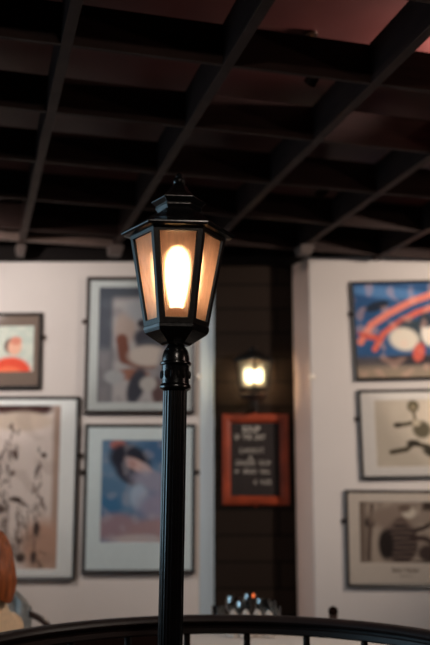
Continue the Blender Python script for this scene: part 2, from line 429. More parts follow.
# eave and roof
b = BM()
zE = pz(236.5); rE = pr(57, 236.5)
lathe(b, [(rt-.012, zE-.004), (rt+.004, zE-.004), (rE-.006, zE-.002), (rE, zE+.002), (rE, zE+.008), (rE-.012, zE+.013), (pr(44, 227), pz(227.5)), (pr(33, 220), pz(220)), (pr(24, 214), pz(214)), (pr(20, 213), pz(212.5))], 6, FACE, cap=True)
roof = obj('roof', b, M['iron'], lamp, bevel=.0015)
b = BM()
lathe(b, [ring(214.5, 20), ring(213.5, 20.5), ring(209.5, 23.5), ring(208.8, 23.5), ring(208.3, 22.6), ring(207.6, 22.8), ring(203.4, 27.4), ring(202.4, 27.4), ring(201.8, 25), ring(197, 17), ring(191, 11), ring(187, 8), ring(184.5, 6)], 6, FACE)
obj('roof_cap', b, M['iron'], lamp, bevel=.001)
b = BM()
lathe(b, [ring(186, 7), ring(184.5, 4.5), ring(184, 5.5), ring(182.7, 6), ring(181, 6.2), ring(179.3, 5.6), ring(178, 3.4), ring(177.3, 2.6), ring(176.6, 3.3), ring(175.3, 3.2), ring(174, 2.2), ring(172.6, .6)], 20)
obj('finial', b, M['iron'], lamp, True)
# socket and bulb
b = BM(); lathe(b, [ring(328, 12), ring(326, 12), ring(325, 9.5), ring(313, 9.5), ring(311, 8), ring(309, 8)], 24); obj('socket', b, M['porcelain'], lamp, True)
b = BM(); lathe(b, [ring(310, 6), ring(305, 7), ring(296, 9.5), ring(285, 11.5), ring(272, 12.5), ring(261, 12), ring(253, 9.5), ring(248.5, 5.5), ring(247, 1)], 24)
bulb = obj('bulb', b, emit('lamp_bulb_glow', (1, .78, .56), 13), lamp, True, label='glowing elongated filament bulb')

# ------------------------------------------------------------------ wall pictures
def smooth01(x): return 0 if x < 0 else 1 if x > 1 else x*x*(3-2*x)
def paint(bg, layers, u, v, asp):
    """u across, v down, both 0..1; returns the ink colour at that spot of a print"""
    c = list(lin(bg))
    for l in layers:
        k = l[0]
        if k == 'e':
            _, cx, cy, rx, ry, rot, colr, soft = l
            du, dv = (u-cx)*asp, v-cy; ca, sa = math.cos(rot), math.sin(rot)
            x = (du*ca+dv*sa)/(rx*asp); y = (-du*sa+dv*ca)/ry
            a = smooth01((1-math.hypot(x, y))/soft+.5)
        elif k == 'l':
            _, pts, w, colr, soft = l
            d = 9
            for (x0, y0), (x1, y1) in zip(pts, pts[1:]):
                ax, ay, bx, by = x0*asp, y0, x1*asp, y1; px, py = u*asp-ax, v-ay; dx, dy = bx-ax, by-ay
                t = max(0, min(1, (px*dx+py*dy)/(dx*dx+dy*dy+1e-9))); d = min(d, math.hypot(px-t*dx, py-t*dy))
            a = smooth01((1-d/w)/soft+.5)
        elif k == 'r':
            _, x0, y0, x1, y1, colr, soft = l
            d = min(u-x0, x1-u, v-y0, y1-v); a = smooth01(d/soft+.5)
        elif k == 's':   # stripes within an ellipse
            _, cx, cy, rx, ry, freq, colr = l
            a = (1 if math.hypot((u-cx)/rx, (v-cy)/ry) < 1 else 0)*smooth01(.5+1.2*math.sin(v*freq+u*4))
        elif k == 'n':   # mottled ink
            _, sc, amt, colr, thr = l
            nn = noise.noise(Vector((u*asp*sc, v*sc, sc))); a = amt*smooth01((nn-thr)*3+.5)
        cl = lin(colr)
        for i in range(3): c[i] += (cl[i]-c[i])*a
    return c
PICN = [0]
def picture(x0, y0, x1, y1, fw, fmat, matc, pin, bg, layers, label, rot=0., lean=.0, depth=.023, mirror=(True, True), wallY=None, grid=90, name='framed_picture'):
    """corner pixels give where it hangs on the wall"""
    WY_ = WYR if x0 > 300 else WY; Y = WY_-.018
    a, c = at(x0, y0, Y), at(x1, y1, Y); w, h = c.x-a.x, a.z-c.z
    root = empty(name, ((a.x+c.x)/2, WY_-.002, (a.z+c.z)/2), label, 'picture', 'framed pictures on the walls', rot=(lean, rot, 0))
    off = math.tan(abs(lean))*h/2 if lean else 0
    root.location.y -= off
    # frame
    b = BM()
    prof = [(0, 0), (0, -depth), (.25, -depth-.003), (.8, -depth+.003), (1, -depth+.008), (1, 0)]
    rings = []
    for (t, y) in prof:
        d = t*fw; rings.append([b.verts.new(v) for v in ((-w/2+d, y, -h/2+d), (w/2-d, y, -h/2+d), (w/2-d, y, h/2-d), (-w/2+d, y, h/2-d))])
    for A, B in zip(rings, rings[1:]+rings[:1]):
        for i in range(4): b.faces.new((A[i], A[(i+1) % 4], B[(i+1) % 4], B[i]))
    obj('frame', b, fmat, root)
    iw, ih = w-2*fw+.004, h-2*fw+.004
    ml, mt, mr, mbm = pin            # margins in fractions of the whole
    px0, px1, pz1, pz0 = -w/2+ml*w, w/2-mr*w, h/2-mt*h, -h/2+mbm*h
    if matc:
        b = BM(); xs = (-iw/2, px0, px1, iw/2); zs = (-ih/2, pz0, pz1, ih/2)
        # mount: board with a bevelled opening
        o1 = [b.verts.new(v) for v in ((-iw/2, -.016, -ih/2), (iw/2, -.016, -ih/2), (iw/2, -.016, ih/2), (-iw/2, -.016, ih/2))]
        o2 = [b.verts.new(v) for v in ((px0, -.016, pz0), (px1, -.016, pz0), (px1, -.016, pz1), (px0, -.016, pz1))]
        o3 = [b.verts.new(v) for v in ((px0+.002, -.013, pz0+.002), (px1-.002, -.013, pz0+.002), (px1-.002, -.013, pz1-.002), (px0+.002, -.013, pz1-.002))]
        o4 = [b.verts.new((v.co.x, -.0135, v.co.z)) for v in o1]
        for A, B in ((o1, o2), (o2, o3), (o3, o4), (o4, o1)):
            for i in range(4): b.faces.new((A[i], A[(i+1) % 4], B[(i+1) % 4], B[i]))
        obj('mount', b, matc, root)
    else: px0, px1, pz0, pz1 = -iw/2, iw/2, -ih/2, ih/2
    pw, ph = px1-px0, pz1-pz0
    nx = int(grid*min(1, pw/ph)); nz = int(grid*min(1, ph/pw)); nx, nz = max(nx, 20), max(nz, 20)
    b = BM(); lay = b.verts.layers.float_color.new('ink'); G = []
    for j in range(nz+1):
        row = []
        for i in range(nx+1):
            u, v = i/nx, j/nz; vv = b.verts.new((px0+u*pw, -.0125, pz1-v*ph)); vv[lay] = (*paint(bg, layers, u, v, pw/ph), 1); row.append(vv)
        G.append(row)
    for j in range(nz):
        for i in range(nx): b.faces.new((G[j][i], G[j+1][i], G[j+1][i+1], G[j][i+1]))
    # the sheet has a back and edges too
    ex = bmesh.ops.extrude_face_region(b, geom=list(b.faces))
    for v in ex['geom']:
        if isinstance(v, bmesh.types.BMVert): v.co.y += .003
    obj('print', b, M['print'], root)
    b = BM(); box(b, (-iw/2, -.021, -ih/2), (iw/2, -.019, ih/2)); obj('glazing', b, M['glazing'], root)
    b = BM(); box(b, (-iw/2, -.009, -ih/2), (iw/2, -.003, ih/2)); obj('backing_board', b, M['fascia'], root)
    for s, on in ((-1, mirror[0]), (1, mirror[1])):
        if not on: continue
        b = BM(); cbox(b, (s*(w/2+.012), -.006, h*.17), (.03, .004, .03)); ball(b, (s*(w/2+.014), -.01, h*.17), .007, 1, .6, 1, 10)
        obj('mirror_plate', b, M['bronze'], root)
    return root
mcream = matcol('cream_mount', (232, 234, 232)); mblue = matcol('cool_white_mount', (214, 226, 228)); mwhite = matcol('white_mount', (192, 198, 197))
mtaupe = matcol('taupe_mount', (118, 102, 92)); mpink = matcol('warm_white_mount', (216, 210, 204)); mtan = matcol('tan_mount', (202, 190, 178))
FW = .022
# small portrait with red garment, top left
picture(-36, 313, 40.3, 389, .022, M['frame'], mtaupe, (.09, .17, .10, .22), (204, 208, 196),
    [('n', 5, .5, (176, 190, 182), 0), ('e', .66, .98, .30, .30, .1, (226, 84, 60), .3), ('e', .62, 1.0, .18, .12, 0, (238, 120, 84), .5), ('e', .64, .44, .10, .16, 0, (96, 74, 66), .5),
     ('e', .70, .46, .11, .18, .1, (226, 176, 152), .4), ('e', .72, .33, .09, .09, 0, (214, 140, 118), .6), ('e', .30, .3, .16, .2, 0, (182, 196, 190), .8)],
    'small picture of a red shape on pale green, wide taupe mount, top left', rot=-.012)
# tall pen sketch
ink = (74, 60, 56); ink2 = (122, 102, 94)
rs = random.Random(11); scrib = []
for cx_, y0_, y1_, n_ in ((.44, .20, .62, 22), (.52, .10, .50, 16), (.36, .45, .72, 14), (.80, .26, .97, 30), (.60, .58, .9, 22), (.46, .62, .95, 16)):
    for k_ in range(n_):
        x_, y_ = cx_+rs.gauss(0, .028), rs.uniform(y0_, y1_)
        scrib.append(('l', [(x_, y_), (x_+rs.gauss(0, .02), y_+rs.uniform(.012, .06))], rs.uniform(.002, .006), rs.choice((ink, ink2, (96, 78, 72))), 1.0))
picture(-52, 396.5, 75, 580, FW, M['frame'], mcream, (.115, .05, .14, .055), (222, 208, 200),
    [('e', .62, .02, .30, .055, 0, (70, 40, 38), .4), ('e', .60, .10, .32, .06, 0, (206, 188, 172), .5), ('r', .93, 0, 1.01, 1.0, (176, 150, 136), .05), ('e', .85, .86, .22, .16, 0, (190, 152, 132), .8),
     ('e', .56, .31, .022, .03, 0, ink, .7), ('e', .53, .42, .03, .018, 0, ink2, .7), ('e', .84, .31, .03, .015, 0, ink, .7), ('e', .79, .76, .03, .05, 0, ink, .7), ('e', .77, .93, .03, .04, 0, ink, .7),
     ('e', .42, .64, .06, .025, 0, ink, .7), ('e', .58, .58, .06, .015, .2, ink, .7), ('l', [(.50, .58), (.62, .6), (.70, .62)], .005, ink, .9),
     ('l', [(.5, .62), (.5, .82), (.78, .82)], .003, ink2, .9), ('l', [(.60, .62), (.60, .82)], .003, ink2, .9), ('l', [(.70, .64), (.70, .82)], .003, ink2, .9), ('e', .64, .93, .05, .03, 0, ink, .7),
     ('n', 9, .25, (150, 128, 116), .15)]+scrib,
    'tall sepia ink sketch in black frame below the small portrait on the left wall', rot=.0, grid=130)
# muted city-toned print, upper of the pair behind the post
picture(87.2, 277, 194.8, 414, .026, M['frame_brown'], mwhite, (.115, .075, .115, .08), (176, 172, 172),
    [('r', -.1, -.1, .17, 1.1, (92, 98, 108), .08), ('r', -.1, -.1, 1.1, .10, (78, 84, 94), .08), ('r', .0, .55, .16, 1.1, (132, 130, 134), .1), ('n', 6, .35, (70, 70, 82), .1),
     ('e', .32, .36, .12, .14, 0, (176, 160, 152), .6), ('e', .66, .20, .34, .12, 0, (160, 164, 170), .6), ('e', .58, .45, .16, .09, .2, (66, 66, 76), .5), ('e', .66, .52, .20, .07, 0, (78, 82, 90), .5), ('e', .52, .32, .06, .04, 0, (58, 56, 62), .5),
     ('l', [(.28, .46), (.32, .62), (.50, .66), (.64, .66)], .05, (122, 78, 66), .6), ('e', .60, .60, .24, .09, 0, (196, 186, 178), .5), ('e', .40, .76, .20, .05, 0, (150, 104, 88), .6),
     ('e', .46, .86, .10, .16, .3, (62, 64, 74), .5), ('e', .72, .9, .08, .12, 0, (96, 74, 74), .6), ('e', .6, .84, .10, .06, 0, (180, 176, 172), .5), ('e', .2, .78, .12, .06, 0, (168, 170, 172), .6), ('e', .86, .7, .14, .2, 0, (120, 122, 132), .7)],
    'grey and russet abstract print in brown frame, upper picture behind the lamp post')
# blue pastel
picture(85.2, 424, 195, 573.5, .024, M['frame'], mblue, (.155, .11, .10, .20), (92, 128, 160),
    [('n', 4, .5, (120, 150, 178), 0), ('e', .2, .05, .10, .05, 0, (190, 120, 112), .6), ('e', .85, .1, .4, .16, 0, (74, 110, 148), .7), ('e', .34, .20, .26, .15, .4, (44, 46, 60), .5), ('e', .36, .36, .2, .08, .5, (52, 52, 66), .6),
     ('e', .47, .27, .20, .055, .55, (206, 176, 172), .6), ('e', .36, .24, .06, .04, 0, (186, 150, 146), .6), ('e', .72, .42, .36, .10, .2, (152, 152, 172), .7), ('e', .45, .55, .10, .12, 0, (168, 184, 204), .7), ('e', .58, .62, .09, .07, .5, (146, 178, 206), .7),
     ('e', .1, .66, .16, .12, 0, (70, 120, 160), .8), ('e', .75, .66, .3, .16, 0, (150, 146, 168), .8), ('e', .2, .86, .3, .14, 0, (160, 136, 146), .7), ('e', .7, .9, .4, .13, 0, (168, 140, 144), .7), ('e', .45, .97, .3, .05, 0, (196, 184, 184), .7), ('n', 10, .3, (190, 186, 196), .25)],
    'blue and pink pastel in pale blue mount, lower picture behind the lamp post')
# coral and blue painting
co = (228, 116, 96)
picture(351.5, 280.5, 476, 379.5, .02, M['frame'], None, (0, 0, 0, 0), (50, 92, 138),
    [('n', 4, .5, (36, 70, 112), 0), ('e', .3, .10, .35, .06, .1, (86, 130, 178), .8), ('r', -.1, .78, 1.1, 1.1, (84, 78, 82), .08), ('r', -.1, .88, 1.1, 1.1, (150, 134, 116), .1), ('e', .5, .82, .3, .05, 0, (52, 48, 54), .6),
     ('l', [(.04, .62), (.14, .44), (.30, .32), (.50, .20), (.70, .12), (.86, .20), (.93, .38), (.90, .58)], .036, (226, 132, 114), .6),
     ('l', [(.16, .70), (.24, .54), (.38, .42), (.54, .32), (.68, .27), (.78, .36), (.76, .54)], .030, (214, 104, 88), .6),
     ('e', .52, .52, .16, .13, .3, (52, 66, 76), .6), ('e', .42, .60, .13, .12, .2, (222, 212, 196), .5), ('e', .64, .56, .07, .12, -.2, (232, 222, 210), .5), ('e', .20, .24, .11, .05, -.3, (30, 42, 60), .5),
     ('e', .54, .74, .05, .10, .3, (208, 96, 80), .6), ('e', .83, .74, .06, .14, -.3, (220, 108, 94), .6), ('e', .12, .56, .10, .035, .3, (206, 92, 78), .6), ('e', .62, .40, .07, .08, 0, (44, 56, 70), .6), ('n', 9, .25, (240, 190, 170), .25)],
    'bright blue and coral abstract painting, top of the three on the right wall', rot=-.022, mirror=(True, False), grid=120)
picture(358, 389, 474, 478.5, .022, M['frame'], mpink, (.145, .12, .10, .13), (196, 184, 168),
    [('n', 3, .3, (178, 166, 150), 0), ('e', .82, .30, .36, .45, 0, (212, 198, 180), .9), ('e', .46, .10, .07, .09, 0, (92, 84, 62), .5), ('e', .46, .12, .03, .05, 0, (150, 136, 110), .5), ('l', [(.46, .16), (.48, .34)], .022, (104, 94, 74), .6),
     ('l', [(.24, .38), (.36, .37), (.50, .33)], .03, (78, 70, 52), .6), ('e', .27, .38, .05, .04, 0, (60, 54, 42), .5), ('e', .55, .45, .11, .13, .4, (98, 90, 72), .5), ('e', .49, .35, .05, .05, 0, (186, 172, 150), .5),
     ('l', [(.18, .78), (.36, .74), (.44, .66), (.6, .7), (.78, .84)], .035, (72, 64, 48), .6), ('e', .44, .65, .08, .05, 0, (54, 48, 38), .5), ('e', .7, .8, .16, .09, .3, (58, 52, 42), .5)],
    'sepia print of a dark curling shape in pale mount, middle of the right wall three', rot=-.016, mirror=(True, False), grid=110)
picture(344.5, 490, 482, 587.5, .022, M['frame'], mtan, (.105, .125, .08, .245), (172, 156, 142),
    [('n', 5, .4, (110, 94, 84), 0), ('r', -.1, -.1, .06, 1.1, (112, 96, 86), .1), ('e', .10, .34, .05, .09, 0, (48, 38, 36), .6), ('l', [(.12, .05), (.1, .4), (.08, .95)], .03, (92, 76, 68), .7), ('e', .30, .26, .2, .18, 0, (142, 124, 112), .7),
     ('e', .46, .18, .06, .09, 0, (206, 194, 178), .5), ('e', .42, .10, .06, .07, 0, (112, 94, 84), .6), ('e', .38, .4, .07, .14, 0, (84, 66, 60), .5), ('e', .38, .66, .16, .36, 0, (112, 94, 86), .3), ('s', .38, .68, .15, .32, 80, (38, 30, 30)),
     ('e', .24, .7, .07, .25, 0, (42, 34, 32), .5), ('l', [(.50, .48), (.6, .42), (.66, .36)], .035, (60, 46, 42), .6), ('l', [(.48, .58), (.6, .6), (.66, .66)], .04, (68, 52, 48), .6), ('e', .64, .84, .11, .14, 0, (72, 58, 54), .5),
     ('r', .58, -.1, 1.1, .14, (66, 52, 46), .06), ('e', .82, .35, .14, .2, 0, (176, 158, 142), .7), ('e', .84, .93, .16, .1, 0, (40, 32, 32), .5), ('r', .5, .97, .85, 1.1, (50, 40, 38), .05)],
    'sepia print with a striped patch, tan mount and caption, lowest on the right wall', rot=0.006, mirror=(True, False), grid=130)
# faint printed caption below the lowest print
low = [o for o in bpy.data.objects if o.get('label', '').startswith('sepia print with a striped')][0]
b = BM(); a0 = at(392, 570, WYR).x-low.location.x; z0 = at(392, 570, WYR).z-low.location.z
xx = a0
for n_ in (5, 1, 7):
    for k in range(n_):
        box(b, (xx, -.0165, z0-.012-(.006 if k % 3 == 1 else 0)), (xx+.008, -.0158, z0+.010+(.008 if k == 0 else 0))); xx += .012
    xx += .012
xx = a0+.05
for k in range(9):
    box(b, (xx, -.0165, z0-.042), (xx+.005, -.0158, z0-.034)); xx += .009
obj('caption', b, matcol('grey_ink', (120, 106, 94)), low)

# ------------------------------------------------------------------ chalkboard
a, c = at(222, 414, NY-.03), at(289.5, 505, NY-.03); w, h = c.x-a.x, a.z-c.z
cb = empty('chalkboard', ((a.x+c.x)/2, NY-.002, (a.z+c.z)/2), 'small chalkboard menu in an orange wooden frame below the wall lantern', 'chalkboard')
b = BM(); fw = .062; rings = []
for (t, y) in ((0, -.002), (0, -.022), (.15, -.03), (.6, -.032), (.9, -.022), (1, -.014), (1, -.002)):
    d = t*fw; rings.append([b.verts.new(v) for v in ((-w/2+d, y, -h/2+d), (w/2-d, y, -h/2+d), (w/2-d, y, h/2-d), (-w/2+d, y, h/2-d))])
for A, B in zip(rings, rings[1:]+rings[:1]):
    for i in range(4): b.faces.new((A[i], A[(i+1) % 4], B[(i+1) % 4], B[i]))
obj('frame', b, M['orange_wood'], cb)
b = BM(); box(b, (-w/2+.03, -.011, -h/2+.03), (w/2-.03, -.003, h/2-.03)); obj('board', b, M['slateboard'], cb)
for s in (1, -1):
    b = BM(); ball(b, (0, -.012, s*(h/2+.004)), .011, 1.2, .6, 1, 12); obj('hanging_lug', b, M['orange_wood'], cb, True)
def text(body, px, py, hpx, parent, weight=0, wpx=None):
    cu = bpy.data.curves.new('lettering', 'FONT'); cu.body = body; cu.size = 1; cu.align_x = 'CENTER'; cu.align_y = 'CENTER'; cu.extrude = .004; cu.offset = weight
    o = bpy.data.objects.new('lettering', cu); C.objects.link(o); bpy.context.view_layer.update()
    me = bpy.data.meshes.new_from_object(o.evaluated_get(bpy.context.evaluated_depsgraph_get())); bpy.data.objects.remove(o)
    xs = [v.co.x for v in me.vertices]; ys = [v.co.y for v in me.vertices]
    W, Hh = max(xs)-min(xs), max(ys)-min(ys); cx, cy = (max(xs)+min(xs))/2, (max(ys)+min(ys))/2
    p = at(px, py, NY-.013); k = (NY+.1)/F
    for v in me.vertices:
        x, y = (v.co.x-cx)/W*wpx*k, (v.co.y-cy)/Hh*hpx*k
        v.co = Vector((x+p.x-cb.location.x, -.0115-v.co.z*.1, y+p.z-cb.location.z))
    me.materials.append(M['chalk'])
    q = bpy.data.objects.new('lettering', me); C.objects.link(q); q.parent = parent
    return q
k5 = 80/430
for body, x0, x1, y, hh, wt in (('SOUP', 148, 240, 130, 6.0, .02), ('OF', 105, 132, 172, 5.2, .012), ('THE', 150, 197, 172, 5.2, .012), ('DAY', 215, 271, 172, 5.2, .012), ('CARROT', 133, 262, 245, 4.6, -.005), ('&', 182, 204, 283, 3.8, -.005),
                              ('GINGER', 112, 215, 311, 4.6, 0), ('SOUP', 238, 297, 311, 4.4, 0), ('W', 104, 130, 357, 4.2, 0), ('BREAD', 155, 222, 357, 4.4, 0), ('ROLL', 246, 296, 357, 4.4, 0), ('\u20ac', 208, 226, 414, 4.8, -.005), ('4.50', 244, 300, 414, 4.8, -.005)):
    text(body, 215+(x0+x1)/2*k5, 405+y*k5, hh, cb, wt, (x1-x0)*k5)

# ------------------------------------------------------------------ wall lantern
lc = at(253.5, 376, NY-.15); KL = lc.y*cp/F*1.01
def lz(py): return at(253.5, py, NY-.15).z-lc.z
wl = empty('wall_lantern', (lc.x, NY-.002, lc.z), 'lit four-sided wall lantern with pale glass on the dark niche above the chalkboard', 'wall lantern')
off = Matrix.Translation((0, -.148, 0))
A4 = PI/4-PI/4
def wring(prof, name, m, bev=.001, n=4, sm=False):
    b = BM(); lathe(b, [(r*KL, lz(y)) for r, y in prof], n, A4, mtx=off); return obj(name, b, m, wl, sm, bevel=0 if sm else bev)
wring([(17, 362), (21, 361), (21, 359.5), (15, 356.5), (9, 353.5), (6, 352), (4, 349), (1.5, 347)], 'roof', M['iron_rough'])
wring([(13.4, 390), (13.6, 388.2), (11, 388)], 'lower_ring', M['iron_rough'])
wring([(3, 400), (8, 399), (12.5, 397.5), (14, 397), (13, 395), (3, 394)], 'bowl', M['iron_rough'])
for k in range(4):
    a = A4+k*PI/2
    p0 = Vector((17.3*KL*math.cos(a), 17.3*KL*math.sin(a)-.148, lz(361))); p1 = Vector((13.4*KL*math.cos(a), 13.4*KL*math.sin(a)-.148, lz(389))); p2 = Vector((12.6*KL*math.cos(a), 12.6*KL*math.sin(a)-.148, lz(397)))
    b = BM(); tube(b, [p0, p1, p2], .0055, 8); obj('corner_bar', b, M['iron_rough'], wl)
    a2 = a+PI/2
    def cpt(ang, r, y, d=0): return Vector(((r*KL-d)*math.cos(ang), (r*KL-d)*math.sin(ang)-.148, lz(y)))
    b = BM()
    O = [cpt(a, 13.4, 388.5), cpt(a2, 13.4, 388.5), cpt(a2, 17.2, 361.5), cpt(a, 17.2, 361.5)]; I = [cpt(a, 13.4, 388.5, .004), cpt(a2, 13.4, 388.5, .004), cpt(a2, 17.2, 361.5, .004), cpt(a, 17.2, 361.5, .004)]
    O = [b.verts.new(v) for v in O]; I = [b.verts.new(v) for v in I]
    b.faces.new(O); g = b.faces.new(I[::-1]); g.material_index = 1
    for i in range(4): g = b.faces.new((O[i], O[(i+1) % 4], I[(i+1) % 4], I[i])); g.material_index = 1
    obj('pane', b, None, wl, mats=[M['frosted'], M['glass']])
for s in (-1, 1):
    b = BM(); lathe(b, [(.3*KL, lz(366)), (2.2*KL, lz(370)), (3*KL, lz(376)), (2.4*KL, lz(381)), (1.5*KL, lz(384))], 16, mtx=Matrix.Translation((s*4.2*KL, -.148, 0)))
    bl = obj('candle_bulb', b, emit('candle_bulb_glow', (1, .8, .6), 3), wl, True)
    b = BM(); lathe(b, [(1.7*KL, lz(384)), (1.7*KL, lz(389))], 12, mtx=Matrix.Translation((s*4.2*KL, -.148, 0))); obj('candle_sleeve', b, M['candle'], wl, True)
b = BM(); tube(b, [(0, -.148, lz(399)), (0, -.148, lz(404)), (0, -.12, lz(409)), (0, -.06, lz(411)), (0, -.012, lz(406))], .009, 10); obj('bracket', b, M['iron_rough'], wl, True)
b = BM(); cbox(b, (0, -.008, lz(404)), (.06, .016, .09)); obj('back_plate', b, M['iron_rough'], wl, bevel=.006)

# white domes added for the bright highlights on the niche corners
for px, sd in ((197, 'left'), (309.5, 'right')):
    WY_ = WYR if px > 250 else WY; p = at(px, 377, WY_)
    if px > 250: p.x = nr0+.010
    else: p.x = nl0-.012
    b = BM(); tm = Matrix.Translation((p.x, WY_, p.z)) @ Matrix.Rotation(PI/2, 4, 'X')
    lathe(b, [(.02, .0003), (.02, .006), (.018, .012), (.013, .018), (.007, .0215), (.001, .0225)], 20, mtx=tm)
    o = obj('wall_stud', b, M['chrome'], None, True)
    tag(o, 'small glossy white stud on the wall corner %s of the dark niche' % sd, 'wall stud', 'white studs beside the niche')

# ------------------------------------------------------------------ curved balustrade
RZ = .95
pA, pB, pC = atz(0, 633, RZ), atz(225, 614.5, RZ), atz(430, 630, RZ)
def circ(a, b, c):
    ax, ay, bx, by, cx_, cy_ = a.x, a.y, b.x, b.y, c.x, c.y
    d = 2*(ax*(by-cy_)+bx*(cy_-ay)+cx_*(ay-by))
    ux = ((ax*ax+ay*ay)*(by-cy_)+(bx*bx+by*by)*(cy_-ay)+(cx_*cx_+cy_*cy_)*(ay-by))/d
    uy = ((ax*ax+ay*ay)*(cx_-bx)+(bx*bx+by*by)*(ax-cx_)+(cx_*cx_+cy_*cy_)*(bx-ax))/d
    return ux, uy, math.hypot(ax-ux, ay-uy)
ccx, ccy, cr = circ(pA, pB, pC)
bal = empty('curved_balustrade', (ccx, ccy, 0), 'dark varnished wooden railing curving round behind the lamp post', 'railing')
def sweep(prof, a0, a1, n):
    b = BM(); rings = []
    for i in range(n+1):
        a = a0+(a1-a0)*i/n
        rings.append([b.verts.new(((cr+dr)*math.cos(a), (cr+dr)*math.sin(a), z)) for dr, z in prof])
    k = len(prof)
    for A, B in zip(rings, rings[1:]):
        for i in range(k): b.faces.new((A[i], A[(i+1) % k], B[(i+1) % k], B[i]))
    b.faces.new(rings[0][::-1]); b.faces.new(rings[-1]); return b
A0, A1 = R(-12), R(192)
cap_ = [(.0, RZ-.0), (-.018, RZ-.002), (-.032, RZ-.009), (-.037, RZ-.018), (-.034, RZ-.026), (-.026, RZ-.03), (.026+.0, RZ-.03), (.034, RZ-.026), (.037, RZ-.018), (.032, RZ-.009), (.018, RZ-.002)]
obj('handrail', sweep(cap_, A0, A1, 72), M['rail'], bal, True)
obj('lower_moulding', sweep([(-.017, RZ-.03), (-.017, RZ-.04), (-.026, RZ-.043), (-.028, RZ-.06), (-.02, RZ-.066), (.02, RZ-.066), (.028, RZ-.06), (.026, RZ-.043), (.017, RZ-.04), (.017, RZ-.03)], A0, A1, 72), M['rail'], bal, True)
obj('foot_rail', sweep([(-.03, .06), (-.03, .11), (.03, .11), (.03, .06)], A0, A1, 72), M['rail'], bal)
tx = (245-215)/F; aB = math.atan2(1, tx)
# baluster that shows at x=245
for it in range(30):
    X, Y = ccx+cr*math.cos(aB), ccy+cr*math.sin(aB); aB += (X/(Y*1.0)-tx*1.03)*.5
da = .222/cr
bpro = [(.014, .11), (.014, .2), (.018, .21), (.012, .23), (.011, .3), (.017, .45), (.013, .56), (.011, .7), (.017, .72), (.012, .74), (.0125, RZ-.066)]
i0 = None
k = 0
while aB-k*da > A0+.03: k += 1
a = aB-(k-1)*da
bm0 = None
while a < A1-.03:
    b = BM(); lathe(b, bpro, 14, mtx=Matrix.Translation((cr*math.cos(a), cr*math.sin(a), 0))); obj('baluster', b, M['rail'], bal, True); a += da
for a in (A0, A1):
    b = BM(); tm = Matrix.Translation((cr*math.cos(a), cr*math.sin(a), 0)) @ Matrix.Rotation(a, 4, 'Z')
    cbox(b, (0, 0, .5), (.09, .09, 1.0), tm); lathe(b, [(.06, 1.0), (.06, 1.02), (.03, 1.03), (.045, 1.06), (.03, 1.095), (.004, 1.1)], 20, mtx=tm); obj('newel_post', b, M['rail'], bal)

# ------------------------------------------------------------------ tables, glasses
def table(x0, x1, y0, y1, z, m, label, group=None):
    t = empty('dining_table', ((x0+x1)/2, (y0+y1)/2, 0), label, 'table')
    w, d = (x1-x0)/2, (y1-y0)/2
    b = BM(); box(b, (-w, -d, z-.03), (w, d, z)); obj('tabletop', b, m, t, bevel=.004)
    b = BM(); box(b, (-w+.06, -d+.06, z-.1), (w-.06, d-.06, z-.03)); obj('apron', b, m, t)
    for sx in (-1, 1):
        for sy in (-1, 1):
            b = BM(); box(b, (sx*(w-.07)-.025, sy*(d-.07)-.025, 0), (sx*(w-.07)+.025, sy*(d-.07)+.025, z-.03)); obj('leg', b, m, t, bevel=.004)
    return t
TZ = .74
table(-.12, .76, 3.86, 4.66, TZ, M['darkwood'], 'dining table under white cloth behind the middle of the curved railing')
def drape(x0, x1, y0, y1, z, drop):
    """cloth over a table top with hanging folds"""
    b = BM(); N = 160; cx_, cy_ = (x0+x1)/2, (y0+y1)/2; rings = []
    per = []
    for i in range(N):
        t = i/N*4; s = int(t); f = t-s
        per.append([(x0+(x1-x0)*f, y0), (x1, y0+(y1-y0)*f), (x1-(x1-x0)*f, y1), (x0, y1-(y1-y0)*f)][s])
    for k, (sc, zz) in enumerate(((.0, z+.003), (.5, z+.003), (.97, z+.003), (1.0, z+.003), (1.012, z-.004), (1.02, z-drop*.4), (1.025, z-drop))):
        ring_ = []
        for i, (x, y) in enumerate(per):
            wv = .014*math.sin(i*1.1)*(max(0, k-4)/2)
            l = math.hypot(x-cx_, y-cy_)
            s2 = max(sc, .001)+(wv/l if k > 4 else 0)
            ring_.append(b.verts.new((cx_+(x-cx_)*s2, cy_+(y-cy_)*s2, zz+(.004*math.sin(i*.5) if k == 6 else 0))))
        rings.append(ring_)
    for A, B in zip(rings, rings[1:]):
        for i in range(N): b.faces.new((A[i], A[(i+1) % N], B[(i+1) % N], B[i]))
    bmesh.ops.remove_doubles(b, verts=b.verts, dist=.0008)
    ex = bmesh.ops.solidify(b, geom=list(b.faces), thickness=-.0015)
    return b
o = obj('tablecloth', drape(-.12, .76, 3.86, 4.66, TZ, .22), M['cloth'], None, True); tag(o, 'white tablecloth hanging over the table behind the railing', 'tablecloth')
TT = TZ+.0062
table(-.74, -.20, 3.55, 4.5, TZ, M['darkwood'], 'bare dark wooden table behind the left part of the railing')

